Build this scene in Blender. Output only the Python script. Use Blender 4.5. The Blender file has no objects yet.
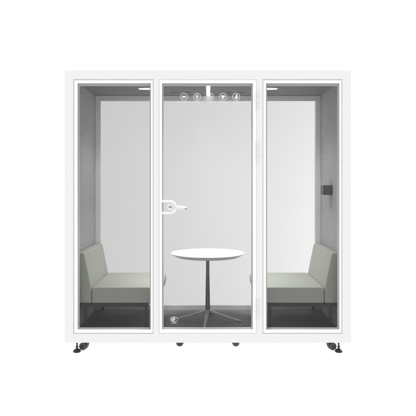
import bpy, bmesh, math, random
from mathutils import Vector, Matrix
R = math.radians
random.seed(4)
S = bpy.context.scene
C = S.collection
F, D0, CZ, CX, HY = 552.0, 4.25, 1.30, 208.0, 186.0
def at(px, py, Y):
    s = F/(D0+Y)
    return (px-CX)/s, CZ-(py-HY)/s
def X(px, Y=0.0): return at(px, 0, Y)[0]
def Z(py, Y=0.0): return at(0, py, Y)[1]

# ------------------------------------------------------------------ materials
def newmat(name):
    m = bpy.data.materials.new(name); m.use_nodes = True
    return m, m.node_tree.nodes, m.node_tree.links
def pbr(name, col, rough=.5, metal=0.0, var=0.0, vscale=60.0, bump=0.0, bscale=300.0, detail=3.0, sheen=0.0, coords='Object', spec=0.5, stretch=None):
    m, n, l = newmat(name)
    b = n['Principled BSDF']
    b.inputs['Base Color'].default_value = (*col, 1)
    b.inputs['Roughness'].default_value = rough
    b.inputs['Metallic'].default_value = metal
    b.inputs['Specular IOR Level'].default_value = spec
    if sheen: b.inputs['Sheen Weight'].default_value = sheen
    tc = n.new('ShaderNodeTexCoord'); src = tc.outputs[coords]
    if stretch:
        mp = n.new('ShaderNodeMapping'); mp.inputs['Scale'].default_value = stretch
        l.new(src, mp.inputs[0]); src = mp.outputs[0]
    if var:
        t = n.new('ShaderNodeTexNoise'); t.inputs['Scale'].default_value = vscale; t.inputs['Detail'].default_value = detail
        t.inputs['Roughness'].default_value = .65
        l.new(src, t.inputs['Vector'])
        r = n.new('ShaderNodeValToRGB')
        r.color_ramp.elements[0].position = .3; r.color_ramp.elements[1].position = .7
        r.color_ramp.elements[0].color = (*[max(0, c*(1-var)) for c in col], 1)
        r.color_ramp.elements[1].color = (*[min(1, c*(1+var)) for c in col], 1)
        l.new(t.outputs['Fac'], r.inputs[0]); l.new(r.outputs[0], b.inputs['Base Color'])
    if bump:
        t2 = n.new('ShaderNodeTexNoise'); t2.inputs['Scale'].default_value = bscale; t2.inputs['Detail'].default_value = 4
        l.new(src, t2.inputs['Vector'])
        bp = n.new('ShaderNodeBump'); bp.inputs['Strength'].default_value = bump; bp.inputs['Distance'].default_value = .003
        l.new(t2.outputs['Fac'], bp.inputs['Height']); l.new(bp.outputs[0], b.inputs['Normal'])
    return m
def glass(name, tint, refl, rough=0.0):
    m, n, l = newmat(name); n.remove(n['Principled BSDF'])
    t = n.new('ShaderNodeBsdfTransparent'); t.inputs[0].default_value = (*tint, 1)
    g = n.new('ShaderNodeBsdfGlossy'); g.inputs['Roughness'].default_value = rough
    mx = n.new('ShaderNodeMixShader'); mx.inputs[0].default_value = refl
    l.new(t.outputs[0], mx.inputs[1]); l.new(g.outputs[0], mx.inputs[2]); l.new(mx.outputs[0], n['Material Output'].inputs[0])
    return m
def translucent(name, col, diff, refl=0.0):
    m, n, l = newmat(name); n.remove(n['Principled BSDF'])
    t = n.new('ShaderNodeBsdfTranslucent'); t.inputs[0].default_value = (*col, 1)
    g = n.new('ShaderNodeBsdfDiffuse'); g.inputs[0].default_value = (*col, 1)
    mx = n.new('ShaderNodeMixShader'); mx.inputs[0].default_value = diff
    l.new(t.outputs[0], mx.inputs[1]); l.new(g.outputs[0], mx.inputs[2]); l.new(mx.outputs[0], n['Material Output'].inputs[0])
    return m
def emit(name, col, s):
    m, n, l = newmat(name); n.remove(n['Principled BSDF'])
    e = n.new('ShaderNodeEmission'); e.inputs[0].default_value = (*col, 1); e.inputs[1].default_value = s
    l.new(e.outputs[0], n['Material Output'].inputs[0])
    return m
M = {}
M['powder'] = pbr('white_powder_coat', (.825, .825, .825), .55, var=.036, vscale=85, bump=.25, bscale=420, spec=.3)
M['trim']   = pbr('gloss_white_trim', (.93, .93, .93), .3, spec=.4)
M['gasket'] = pbr('grey_rubber_gasket', (.82, .82, .82), .7)
M['rebate'] = pbr('pale_grey_seal', (.6, .6, .6), .7)
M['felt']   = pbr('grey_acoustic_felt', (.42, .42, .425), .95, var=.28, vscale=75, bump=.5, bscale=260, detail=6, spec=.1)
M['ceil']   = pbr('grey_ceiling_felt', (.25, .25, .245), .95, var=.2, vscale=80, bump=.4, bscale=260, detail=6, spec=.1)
M['carpet'] = pbr('dark_grey_carpet', (.205, .206, .21), 1.0, var=.5, vscale=170, bump=.9, bscale=500, detail=5, spec=.05)
M['bframe'] = pbr('light_grey_back_frame', (.86, .86, .86), .6)
M['fabric'] = pbr('sage_green_upholstery', (.435, .455, .40), .9, var=.14, vscale=230, bump=.6, bscale=650, detail=6, sheen=.15, spec=.15)
M['darkm']  = pbr('dark_grey_steel', (.045, .045, .047), .5, metal=.1, spec=.4)
M['column'] = pbr('anthracite_satin_steel', (.15, .155, .155), .3, metal=.7)
M['alu']    = pbr('brushed_grey_metal', (.42, .42, .41), .38, metal=.5)
M['ttop']   = pbr('white_table_laminate', (.90, .90, .90), .35, spec=.4)
M['tedge']  = pbr('pale_grey_table_edge', (.68, .68, .66), .5)
M['black']  = pbr('black_plastic', (.018, .018, .018), .45)
M['wheel']  = pbr('dark_grey_wheel_rubber', (.07, .07, .07), .5, var=.2, vscale=90)
M['box']    = pbr('dark_grey_plastic', (.05, .05, .052), .5)
M['boxf']   = pbr('mid_grey_plastic', (.12, .12, .122), .45)
M['satin']  = pbr('satin_white_metal', (.84, .84, .84), .25, metal=.35)
M['hinge']  = pbr('pale_grey_hinge_metal', (.77, .77, .77), .4)
M['sticker']= pbr('white_vinyl', (.80, .80, .80), .6)
M['badge'] = pbr('grey_white_vinyl', (.52, .52, .52), .6)
M['stdark'] = pbr('black_vinyl', (.02, .02, .02), .6)
M['vent']   = pbr('dark_vent_slot', (.06, .06, .06), .8)
M['glass']  = glass('clear_glass', (.815, .815, .815), .02)
M['pane']   = translucent('frosted_back_glass', (.695, .695, .695), .05)
M['lamp']   = emit('lit_led_diffuser', (1, .99, .97), 4.0)
M['ground'] = translucent('shadowless_white_floor', (.97, .97, .97), .04)  # made-up translucent sheet: light from below keeps it white under the booth

# ------------------------------------------------------------------ helpers
def tag(o, label=None, cat=None, group=None, kind=None):
    for k, v in (('label', label), ('category', cat), ('group', group), ('kind', kind)):
        if v: o[k] = v
    return o
def empty(name, loc=(0, 0, 0)):
    o = bpy.data.objects.new(name, None); o.location = loc; o.empty_display_size = .1; C.objects.link(o); return o
def obj(name, bm, m, parent=None, bevel=0, seg=2, smooth=False, ang=35):
    bmesh.ops.recalc_face_normals(bm, faces=bm.faces)
    me = bpy.data.meshes.new(name); bm.to_mesh(me); bm.free()
    for k in (m if isinstance(m, list) else [m]): me.materials.append(M[k])
    o = bpy.data.objects.new(name, me); C.objects.link(o)
    if parent:
        o.parent = parent
        p = parent; off = Vector((0, 0, 0))
        while p: off += p.location; p = p.parent
        o.location = -off
    if bevel:
        b = o.modifiers.new('bevel', 'BEVEL'); b.width = bevel; b.segments = seg; b.limit_method = 'ANGLE'; b.angle_limit = R(ang)
        b.harden_normals = False
    if smooth or bevel:
        for p in me.polygons: p.use_smooth = True
        if bevel:
            w = o.modifiers.new('wn', 'WEIGHTED_NORMAL'); w.keep_sharp = True
    if smooth and not bevel:
        e = {}
        for ed in me.edges: pass
        me.set_sharp_from_angle(angle=R(ang))
    return o
def box(bm, x0, x1, y0, y1, z0, z1):
    v = [bm.verts.new((x, y, z)) for x in (x0, x1) for y in (y0, y1) for z in (z0, z1)]
    for f in ((0,1,3,2), (4,6,7,5), (0,4,5,1), (2,3,7,6), (0,2,6,4), (1,5,7,3)):
        bm.faces.new([v[i] for i in f])
    return v
def prism(bm, pts, y0, y1):            # outline in XZ, extruded along Y
    a = [bm.verts.new((x, y0, z)) for x, z in pts]; b = [bm.verts.new((x, y1, z)) for x, z in pts]
    bm.faces.new(a); bm.faces.new(b[::-1]); n = len(pts)
    for i in range(n): bm.faces.new((a[i], b[i], b[(i+1) % n], a[(i+1) % n]))
def loopband(bm, outer, inner, y0, y1):  # closed band between two outlines with equal counts
    n = len(outer)
    V = [[bm.verts.new((x, y, z)) for x, z in L] for L, y in ((outer, y0), (inner, y0), (inner, y1), (outer, y1))]
    for k in range(4):
        A, B = V[k], V[(k+1) % 4]
        for i in range(n): bm.faces.new((A[i], A[(i+1) % n], B[(i+1) % n], B[i]))
def circ(cx, cz, r, n=32, rx=None):
    return [(cx+(rx or r)*math.cos(2*math.pi*i/n), cz+r*math.sin(2*math.pi*i/n)) for i in range(n)]
def lathe(bm, prof, c=(0, 0, 0), n=48, axis='Z', mats=None):
    rings = []
    for r, h in prof:
        if r < 1e-6: rings.append([bm.verts.new((0, 0, h))])
        else: rings.append([bm.verts.new((r*math.cos(2*math.pi*i/n), r*math.sin(2*math.pi*i/n), h)) for i in range(n)])
    vs = [v for g in rings for v in g]
    for k in range(len(rings)-1):
        a, b = rings[k], rings[k+1]
        for i in range(n):
            j = (i+1) % n
            q = [a[i % len(a)], a[j % len(a)], b[j % len(b)], b[i % len(b)]]
            q = list(dict.fromkeys(q))
            if len(q) > 2:
                f = bm.faces.new(q)
                if mats: f.material_index = mats[k]
    rot = {'Z': Matrix(), 'X': Matrix.Rotation(R(90), 4, 'Y'), 'Y': Matrix.Rotation(R(90), 4, 'X')}[axis]
    bmesh.ops.transform(bm, matrix=Matrix.Translation(c) @ rot, verts=vs)
def grid_plate(bm, xs, zs, hole, y0, y1):
    nx, nz = len(xs)-1, len(zs)-1
    fill = lambda i, j: 0 <= i < nx and 0 <= j < nz and not hole(i, j)
    V = {}
    def v(i, j, k):
        if (i, j, k) not in V: V[(i, j, k)] = bm.verts.new((xs[i], (y0, y1)[k], zs[j]))
        return V[(i, j, k)]
    for i in range(nx):
        for j in range(nz):
            if not fill(i, j): continue
            for k in (0, 1): bm.faces.new((v(i, j, k), v(i+1, j, k), v(i+1, j+1, k), v(i, j+1, k)))
            for (di, dj, a, b) in ((-1, 0, (i, j), (i, j+1)), (1, 0, (i+1, j), (i+1, j+1)), (0, -1, (i, j), (i+1, j)), (0, 1, (i, j+1), (i+1, j+1))):
                if not fill(i+di, j+dj): bm.faces.new((v(*a, 0), v(*b, 0), v(*b, 1), v(*a, 1)))
def ringframe(bm, x0, x1, z0, z1, wl, wr, wb, wt, y0, y1):
    grid_plate(bm, [x0, x0+wl, x1-wr, x1], [z0, z0+wb, z1-wt, z1], lambda i, j: i == 1 and j == 1, y0, y1)

# ------------------------------------------------------------------ the surface it stands on
bm = bmesh.new(); bmesh.ops.create_grid(bm, x_segments=1, y_segments=1, size=60)
tag(obj('floor', bm, 'ground'), kind='structure')

# ------------------------------------------------------------------ the booth
XL, XR, ZT, ZB = X(64.6), X(351.2), Z(70.3), Z(342.8)
IX, IT, IB = 1.043, 2.135, .151           # interior half width, ceiling and floor heights
BK = .85                                  # inner face of the back frame
booth = tag(empty('meeting_booth'), 'large white rectangular meeting booth with a central glass door between two fixed windows', 'meeting booth')

bm = bmesh.new()
cols = [64.6, 73.3, 153.4, 158.9, 256.9, 262.7, 342.3, 351.2]
rows = [342.8, 333.8, 79.3, 70.3]
grid_plate(bm, [X(c) for c in cols], [Z(r) for r in rows], lambda i, j: j == 1 and i in (1, 3, 5), 0, .058)
obj('front_frame', bm, 'powder', booth, bevel=.0025)
# rebate strips standing behind the shadow gap around each glazed leaf
for (a, b) in ((73.3, 153.4), (158.9, 256.9), (262.7, 342.3)):
    bm = bmesh.new()
    x0, x1 = X(a)+.0005, X(b)-.0005
    ringframe(bm, x0, x1, Z(333.8)+.0005, Z(79.3)-.0005, .0048, .0048, .0048, .0048, .008, .055)
    obj('rebate', bm, 'trim' if a == 158.9 else 'rebate', booth)

for sx in (-1, 1):
    bm = bmesh.new()
    o = XL if sx < 0 else XR
    box(bm, min(sx*IX, o), max(sx*IX, o), .0585, .866, IB, IT)
    w = obj('side_wall', bm, 'felt', booth)
    if sx > 0: wallR = w
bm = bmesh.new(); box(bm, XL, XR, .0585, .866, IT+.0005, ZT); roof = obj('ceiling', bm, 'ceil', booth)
bm = bmesh.new(); box(bm, XL, XR, .0585, .866, ZB, IB-.0004); base = obj('base', bm, 'powder', booth)
bm = bmesh.new(); box(bm, -IX+.001, IX-.001, .0595, BK-.0005, IB-.0003, IB+.004); obj('carpet', bm, 'carpet', booth)

# back: frame and one wide frosted pane
bx0, bx1, bz0, bz1 = X(100.6, BK), X(316.0, BK), Z(305.2, BK), Z(101.0, BK)
bm = bmesh.new()
ringframe(bm, -IX+.0006, IX-.0006, IB-.0002, IT-.0005, bx0+IX, IX-bx1, bz0-IB, IT-bz1, BK, .864)
bw = obj('back_window', bm, 'bframe', booth, bevel=.002)
bm = bmesh.new(); v = [bm.verts.new(p) for p in ((bx0-.005, .8545, bz0-.005), (bx1+.005, .8545, bz0-.005), (bx1+.005, .8545, bz1+.005), (bx0-.005, .8545, bz1+.005))]
bm.faces.new(v); obj('pane', bm, 'pane', bw)

def leaf(name, px0, px1, py0, py1, wl, wr, wt, wb):
    x0, x1, z0, z1 = X(px0), X(px1), Z(py1), Z(py0)
    k = 1/129.88
    bm = bmesh.new(); ringframe(bm, x0, x1, z0, z1, wl*k, wr*k, wb*k, wt*k, .003, .031)
    f = obj(name, bm, 'trim', booth, bevel=.0035, seg=3)
    ax0, ax1, az0, az1 = x0+wl*k, x1-wr*k, z0+wb*k, z1-wt*k
    bm = bmesh.new(); box(bm, ax0-.003, ax1+.003, .0155, .0215, az0-.003, az1+.003)
    obj('pane', bm, 'glass', f)
    bm = bmesh.new(); ringframe(bm, ax0+.0002, ax1-.0002, az0+.0002, az1-.0002, .009, .009, .009, .016, .0225, .040)
    obj('gasket', bm, 'gasket', f, bevel=.004, seg=3)
    return f
leaf('window', 74.0, 152.8, 80.0, 333.2, 3.3, 2.1, 3.1, 3.4)
door = leaf('door', 159.3, 256.2, 80.0, 333.2, 2.7, 3.4, 3.1, 3.4)
leaf('window', 263.3, 341.8, 80.0, 333.2, 2.9, 2.2, 3.1, 3.4)

# door furniture
k = 1/129.88
def pp(px, py, Y=0.0): return at(px, py, Y)
Ys = .010
def dshape(x0, x1, y0, y1, Y, n=14):
    r = (y1-y0)/2; cy = (y0+y1)/2; L = [(x0, y0)]
    L += [(x1-r+r*math.sin(math.pi*i/n), cy-r*math.cos(math.pi*i/n)) for i in range(n+1)]
    L += [(x0, y1)]
    return [at(a, b, Y) for a, b in L]
bm = bmesh.new(); loopband(bm, dshape(161.5, 177.0, 200.0, 214.4, 0), dshape(162.0, 174.3, 202.5, 211.9, 0), -.004, .0152)
h = obj('door_handle', bm, 'satin', door, bevel=.003, seg=3)
hx, hz = at(170.8, 207.0, 0)
bm = bmesh.new()
lathe(bm, [(0, -.0152), (.028, -.0152), (.028, -.004), (.024, 0), (.017, 0), (.015, -.003), (0, -.003)], (hx, 0, hz), 40, 'Y')
obj('lock_rose', bm, 'satin', h, smooth=True)
bm = bmesh.new()
lathe(bm, [(0, 0), (.006, 0), (.006, .008), (0, .008)], (hx, .002, hz), 24, 'Y'); box(bm, hx-.018, hx-.010, -.006, -.0005, hz-.0025, hz+.0025)
obj('keyhole', bm, 'boxf', h)
bm = bmesh.new()                       # lever: neck then flat tapering grip
(lx0, lz0), (lx1, lz1) = at(173.5, 206.6, -.03), at(187.0, 207.5, -.03)
n = 10; prev = None
for i in range(n+1):
    t = i/n; x = lx0+(lx1-lx0)*t; z = lz0+(lz1-lz0)*t
    hh = .0125-.003*t; y = -.004-.034*min(1, t*3.0)**.8; hh *= (1 if t < .95 else .8)
    q = [bm.verts.new((x, y+dy, z+dz)) for dy, dz in ((-.007, -hh), (.007, -hh), (.007, hh), (-.007, hh))]
    if prev:
        for a in range(4): bm.faces.new((prev[a], prev[(a+1) % 4], q[(a+1) % 4], q[a]))
    else: bm.faces.new(q)
    prev = q
bm.faces.new(prev); obj('lever', bm, 'satin', h, bevel=.004, seg=3)
bm = bmesh.new(); x, z = at(187.0, 208.9, -.03)
box(bm, x-.016, x-.001, -.046, -.030, z-.002, z+.004); obj('lever_tip', bm, 'boxf', h, bevel=.001)
bm = bmesh.new(); x0, z = at(177.5, 209.4, -.03); x1, _ = at(185.3, 209.4, -.03)
box(bm, x0, x1, -.042, -.034, z-.002, z+.004); obj('lever_underside', bm, 'gasket', h, bevel=.001)
for a, b in ((90.2, 109.0), (141.8, 162.3), (299.3, 319.0)):
    bm = bmesh.new(); z0, z1 = Z(b), Z(a); xx = X(257.7)
    for q in range(3):
        s0 = z0+(z1-z0)*q/3; s1 = z0+(z1-z0)*(q+1)/3-.0012
        lathe(bm, [(0, s0), (.0085, s0), (.0085, s1), (0, s1)], (xx, -.004, 0), 24)
    lathe(bm, [(0, z0-.006), (.005, z0-.006), (.005, z0), (0, z0)], (xx, -.004, 0), 16)
    obj('hinge', bm, 'hinge', door, smooth=True)

# pictogram stickers on the door glass
Y0, Y1 = .0135, .0150
def P(L, cx, cy): return [at(cx+a, cy+b, .014) for a, b in L]
def disc(bm, cx, cy, r, rx=None, n=24): prism(bm, P(circ(0, 0, r, n, rx), cx, cy), Y0, Y1)
def ring(bm, cx, cy, r, w, n=48): loopband(bm, P(circ(0, 0, r, n), cx, cy), P(circ(0, 0, r-w, n), cx, cy), Y0, Y1)
def poly(bm, cx, cy, L): prism(bm, P(L, cx, cy), Y0, Y1)
cy = 96.75
def caption(bm, x0, x1, y):
    x = x0
    while x < x1-.3:
        w = random.choice((.45, .6, .75)); prism(bm, P([(x, y-.3), (min(x+w, x1), y-.3), (min(x+w, x1), y+.25), (x, y+.25)], 0, 0), Y0, Y1); x += w+.22
def icon(kind, cx, c0, c1):
    bm = bmesh.new(); ring(bm, cx, cy, 3.75, .42)
    if kind == 'sound':
        poly(bm, cx, cy, [(-2.2, 0), (-.6, -1.5), (-.6, -.6), (.6, -.6), (.6, -1.5), (2.2, 0), (.6, 1.5), (.6, .6), (-.6, .6), (-.6, 1.5)])
    elif kind == 'bulb':
        ring(bm, cx, cy-.5, 1.7, .5, 32); disc(bm, cx, cy-.5, .7); poly(bm, cx, cy, [(-.8, 1.35), (.8, 1.35), (.8, 1.75), (-.8, 1.75)]); poly(bm, cx, cy, [(-.55, 1.95), (.55, 1.95), (.4, 2.4), (-.4, 2.4)])
    elif kind == 'fan':
        for a in range(4):
            t = R(90*a+20); L = [(.2, -.1), (1.0, -.95), (2.3, -.75), (2.5, .15), (1.2, .35)]
            poly(bm, cx, cy, [(u*math.cos(t)-v*math.sin(t), u*math.sin(t)+v*math.cos(t)) for u, v in L])
    elif kind == 'plug':
        poly(bm, cx, cy, [(-2.0, -1.4), (2.0, -1.4), (1.9, -.1), (.8, .9), (.6, 2.3), (-.6, 2.3), (-.8, .9), (-1.9, -.1)])
    else:
        poly(bm, cx, cy, [(-.3, -2.3), (1.3, -2.1), (1.1, -.3), (1.9, .2), (.9, 2.1), (-.4, 2.1), (-1.6, 1.2), (-1.2, .1), (-.6, -.2)])
    caption(bm, c0, c1, 102.1)
    o = obj('sticker', bm, 'sticker', door); return o
icon('sound', 184.05, 176.6, 191.2)['label'] = 'round white double arrow sticker'
icon('bulb', 197.0, 193.0, 199.8)['label'] = 'round white light bulb sticker'
icon('fan', 210.0, 206.8, 213.2)['label'] = 'round white fan sticker'
icon('plug', 223.05, 219.6, 226.4)['label'] = 'round white funnel shaped sticker'
icon('hand', 236.2, 233.0, 239.4)['label'] = 'round white hand shaped sticker'
bm = bmesh.new()                       # oval badge low on the door glass
cx0, cy0 = 174.0, 319.3
loopband(bm, P(circ(0, 0, 2.7, 40, 3.9), cx0, cy0), P(circ(0, 0, 2.2, 40, 3.4), cx0, cy0), Y0, Y1)
disc(bm, cx0-.7, cy0+.1, 1.75, 2.0, 32); poly(bm, cx0, cy0, [(-3.0, -.9), (-1.2, -2.2), (1.2, -2.3), (2.6, -1.5), (1.0, -1.5), (-1.0, -1.2)])
poly(bm, cx0, cy0, [(-1.6, 2.95), (2.2, 2.95), (2.0, 3.3), (-1.4, 3.3)])
caption(bm, cx0-2.7, cx0+2.9, cy0+4.0)
bd = obj('sticker', bm, 'badge', door); bd['label'] = 'oval white badge with a dark dot low on the glass'
# ceiling fittings (sub-parts of the ceiling)
bm = bmesh.new(); box(bm, -.0135, .0175, .075, .835, IT-.004, IT+.0002); obj('strip_light', bm, 'lamp', roof, bevel=.001)
for sx in (-1, 1):
    bm = bmesh.new(); lathe(bm, [(0, IT-.0035), (.050, IT-.0035), (.054, IT-.001), (.054, IT+.0002), (0, IT+.0002)], (sx*.547, .49, 0), 48)
    for v in bm.verts: v.co.x = sx*.522+(v.co.x-sx*.547)*1.4; v.co.y = .49+(v.co.y-.49)*.55
    obj('downlight', bm, 'lamp', roof, smooth=True)
for a, b in ((170.5, 179), (185, 190.5), (226, 231), (237, 245)):
    bm = bmesh.new(); x0, x1 = X(a, .68), X(b, .68)
    box(bm, x0, x1, .673, .687, IT-.002, IT+.0002); obj('vent_slot', bm, 'vent', roof)

# socket box on the right wall
bm = bmesh.new(); box(bm, .969, IX-.0002, .38, .505, Z(194.9, .38), Z(185.3, .38))
sb = obj('socket_box', bm, 'box', wallR, bevel=.003)
bm = bmesh.new(); z0, z1 = Z(194.4, .38), Z(185.8, .38)
box(bm, .974, IX-.003, .3765, .3798, z0, z1); obj('face_plate', bm, 'boxf', sb, bevel=.001)

# feet and castors
def foot(x, y):
    bm = bmesh.new()
    lathe(bm, [(0, 0), (.026, 0), (.030, .003), (.030, .012), (.022, .020), (.010, .028), (0, .028)], (x, y, 0), 32)
    f = obj('levelling_foot', bm, 'black', booth, smooth=True)
    bm = bmesh.new(); lathe(bm, [(0, .028), (.0065, .028), (.0065, ZB-.0003), (0, ZB-.0003)], (x, y, 0), 20)
    lathe(bm, [(0, .036), (.011, .036), (.011, .046), (0, .046)], (x, y, 0), 6)
    obj('stem', bm, 'darkm', f, smooth=True)
def castor(x, y, z, r, rz, sx=1):
    c = empty('castor', (x, y, 0)); c.parent = booth
    def part(bm, name, m):
        T = Matrix.Translation((x, y, 0)) @ Matrix.Rotation(R(rz), 4, 'Z')
        bmesh.ops.transform(bm, matrix=T, verts=bm.verts); return obj(name, bm, m, c, smooth=True)
    bm = bmesh.new()
    for q in (-1, 1):
        lathe(bm, [(0, -.008), (r*.8, -.008), (r, -.005), (r, .005), (r*.8, .008), (r*.55, .008), (r*.5, .005), (0, .005)], (0, q*.013, z+r), 36, 'Y')
    part(bm, 'wheel', 'wheel')
    bm = bmesh.new(); lathe(bm, [(0, -.026), (.008, -.026), (.008, .026), (0, .026)], (0, 0, z+r), 20, 'Y'); part(bm, 'axle', 'black')
    bm = bmesh.new()
    prism(bm, [(-r*.5, ZB-.004), (r*1.55, ZB-.004), (r*1.5, ZB-.02), (r*.35, z+r*.8), (0, z+r*.75), (-r*.2, z+r)], -.0035, .0035)
    prism(bm, [(r*.8, ZB-.004), (r*1.58, ZB-.004), (r*1.5, ZB-.014), (r*1.06, z+r*.75), (r*1.03, z+r*1.1)], -.021, .021)
    box(bm, -r*.6, r*1.6, -.022, .022, ZB-.004, ZB-.0003)
    part(bm, 'fork', 'black')
foot(X(77.0, .072), .072); foot(X(338.7, .072), .072)
foot(X(77.0, .072), .86); foot(X(338.7, .072), .86)
castor(X(83.6, .10), .10, .010, .030, -12)
castor(X(332.0, .10), .10, .010, .030, 192)
castor(X(83.6, .10), .80, .012, .0265, -12)
castor(X(332.0, .10), .80, .012, .0265, 192)
castor(X(179.6, .235), .235, .001, .029, 8)
castor(X(236.0, .235), .235, .001, .029, 172)

# ------------------------------------------------------------------ the two seats
def roundbox(bm, x0, x1, y0, y1, z0, z1): return box(bm, x0, x1, y0, y1, z0, z1)
def seat(s, label):
    """s=-1: back against the left wall, s=1: against the right wall"""
    t = tag(empty('bench_seat', (s*.70, .46, IB+.004)), label, 'bench seat', 'green bench seats facing each other in the booth')
    y0, y1 = .088, .832
    bm = bmesh.new()                   # cushion with undercut nose
    pr = [(s*.913, .3795), (s*.913, .500), (s*.905, .5035), (s*.43, .5045), (s*.40, .498), (s*.384, .482), (s*.382, .455), (s*.390, .410), (s*.405, .3795)]
    prism(bm, pr, y0, y1)
    obj('seat', bm, 'fabric', t, bevel=.011, seg=4, ang=45)
    bm = bmesh.new()
    pr = [(s*1.038, .3795), (s*1.038, .764), (s*1.030, .772), (s*.990, .7745), (s*.977, .771), (s*.970, .758), (s*.918, .50), (s*.9165, .3795)]
    prism(bm, pr, y0, y1)
    obj('backrest', bm, 'fabric', t, bevel=.009, seg=4, ang=50)
    bm = bmesh.new()                   # rails under the cushion
    xa, xb = sorted((s*1.034, s*.470))
    grid_plate(bm, [xa, xa+.03, xb-.03, xb], [y0+.002, y0+.032, y1-.032, y1-.002], lambda i, j: False, .3515, .3785)
    for v in bm.verts: v.co.y, v.co.z = v.co.z, v.co.y
    obj('seat_frame', bm, 'darkm', t, bevel=.002)
    for lx in (s*.966, s*.487):
        for ly in (y0+.014, y1-.014):
            bm = bmesh.new(); box(bm, lx-.011, lx+.011, ly-.011, ly+.011, IB+.004, .3513); obj('leg', bm, 'darkm', t, bevel=.0015)
    return t
seat(-1, 'pale sage green bench seat with its back against the left wall of the booth')
seat(1, 'pale sage green bench seat against the right wall below the dark socket box')

# ------------------------------------------------------------------ table
TY = .42; tx = X(207.7, TY); tz = Z(252.5, TY)
tb = tag(empty('round_table', (tx, TY, IB+.004)), 'round white table on a dark pedestal with splayed star feet behind the glass door', 'table')
bm = bmesh.new()
lathe(bm, [(0, tz), (.306, tz), (.3095, tz-.0015), (.311, tz-.005), (.306, tz-.011), (.262, tz-.034), (.255, tz-.036), (0, tz-.036)], (tx, TY, 0), 128, mats=[0, 0, 0, 1, 1, 1, 1])
obj('tabletop', bm, ['ttop', 'tedge'], tb, smooth=True, ang=50)
bm = bmesh.new(); hz0 = .245
lathe(bm, [(0, tz-.0365), (.05, tz-.0365), (.05, tz-.042), (.0145, tz-.046), (.0150, tz-.15), (.0195, hz0+.03), (.0200, hz0), (.014, hz0-.012), (0, hz0-.012)], (tx, TY, 0), 40)
obj('column', bm, 'column', tb, smooth=True)
for a in range(4):
    th = R(-6+90*a-90) ; d = Vector((math.cos(th), math.sin(th), 0)); w = Vector((-d.y, d.x, 0))
    bm = bmesh.new(); prev = None
    L = .285 if a else .275
    for (r, zt, th_, hw) in ((.006, hz0+.020, .030, .013), (.05, hz0-.004, .022, .012), (L*.75, IB+.018+(hz0-.022-IB)*.25, .014, .010), (L-.01, IB+.020, .012, .009), (L, IB+.017, .010, .008)):
        c = Vector((tx, TY, 0))+d*r
        q = [bm.verts.new(c+w*sw*hw+Vector((0, 0, zz))) for sw, zz in ((-1, zt), (1, zt), (1, zt-th_), (-1, zt-th_))]
        if prev:
            for i in range(4): bm.faces.new((prev[i], prev[(i+1) % 4], q[(i+1) % 4], q[i]))
        else: bm.faces.new(q)
        prev = q
    bm.faces.new(prev); lg = obj('leg', bm, 'alu', tb, bevel=.003, seg=2)
    bm = bmesh.new(); c = Vector((tx, TY, 0))+d*(L-.012)
    lathe(bm, [(0, IB+.0042), (.009, IB+.0042), (.009, IB+.0075), (0, IB+.0075)], c, 16); obj('glide', bm, 'black', lg, smooth=True)

# ------------------------------------------------------------------ light
w = bpy.data.worlds.new('World'); S.world = w; w.use_nodes = True
w.node_tree.nodes['Background'].inputs[0].default_value = (1, 1, 1, 1)
w.node_tree.nodes['Background'].inputs[1].default_value = 1.10
def lamp(name, kind, loc, rot, energy, **kw):
    l = bpy.data.lights.new(name, kind); l.energy = energy
    for a, b in kw.items(): setattr(l, a, b)
    o = bpy.data.objects.new(name, l); o.location = loc; o.rotation_euler = rot; C.objects.link(o); return o
for sx in (-1, 1):
    lamp('downlight_beam', 'SPOT', (sx*.522, .49, IT-.012), (0, 0, 0), 31, spot_size=R(118), spot_blend=.7, shadow_soft_size=.12, color=(1, .99, .97))
def aim(loc, tgt): return (Vector(tgt)-Vector(loc)).to_track_quat('-Z', 'Y').to_euler()
p = (3.6, 2.9, .5); lamp('back_pane_fill', 'AREA', p, aim(p, (.6, .9, 1.0)), 185, size=1.2)  # added lamp out of view, lightens the back pane towards the right
lamp('strip_beam', 'AREA', (.002, .40, IT-.01), (0, 0, 0), 12, shape='RECTANGLE', size=.03, size_y=.5, spread=R(95))

# ------------------------------------------------------------------ camera
cam = bpy.data.cameras.new('Camera'); co = bpy.data.objects.new('Camera', cam); C.objects.link(co)
co.location = (0, -D0, CZ); co.rotation_euler = (R(90), 0, 0)
cam.sensor_width = 36; cam.lens = F/416*36; cam.shift_y = -(208-HY)/416; cam.clip_end = 300
S.camera = co
S.render.engine = 'CYCLES'
S.render.resolution_x = S.render.resolution_y = 1024
S.cycles.max_bounces = 12; S.cycles.transparent_max_bounces = 16; S.cycles.diffuse_bounces = 6
S.view_settings.view_transform = 'Standard'; S.view_settings.look = 'None'; S.view_settings.gamma = 1; S.view_settings.exposure = 0
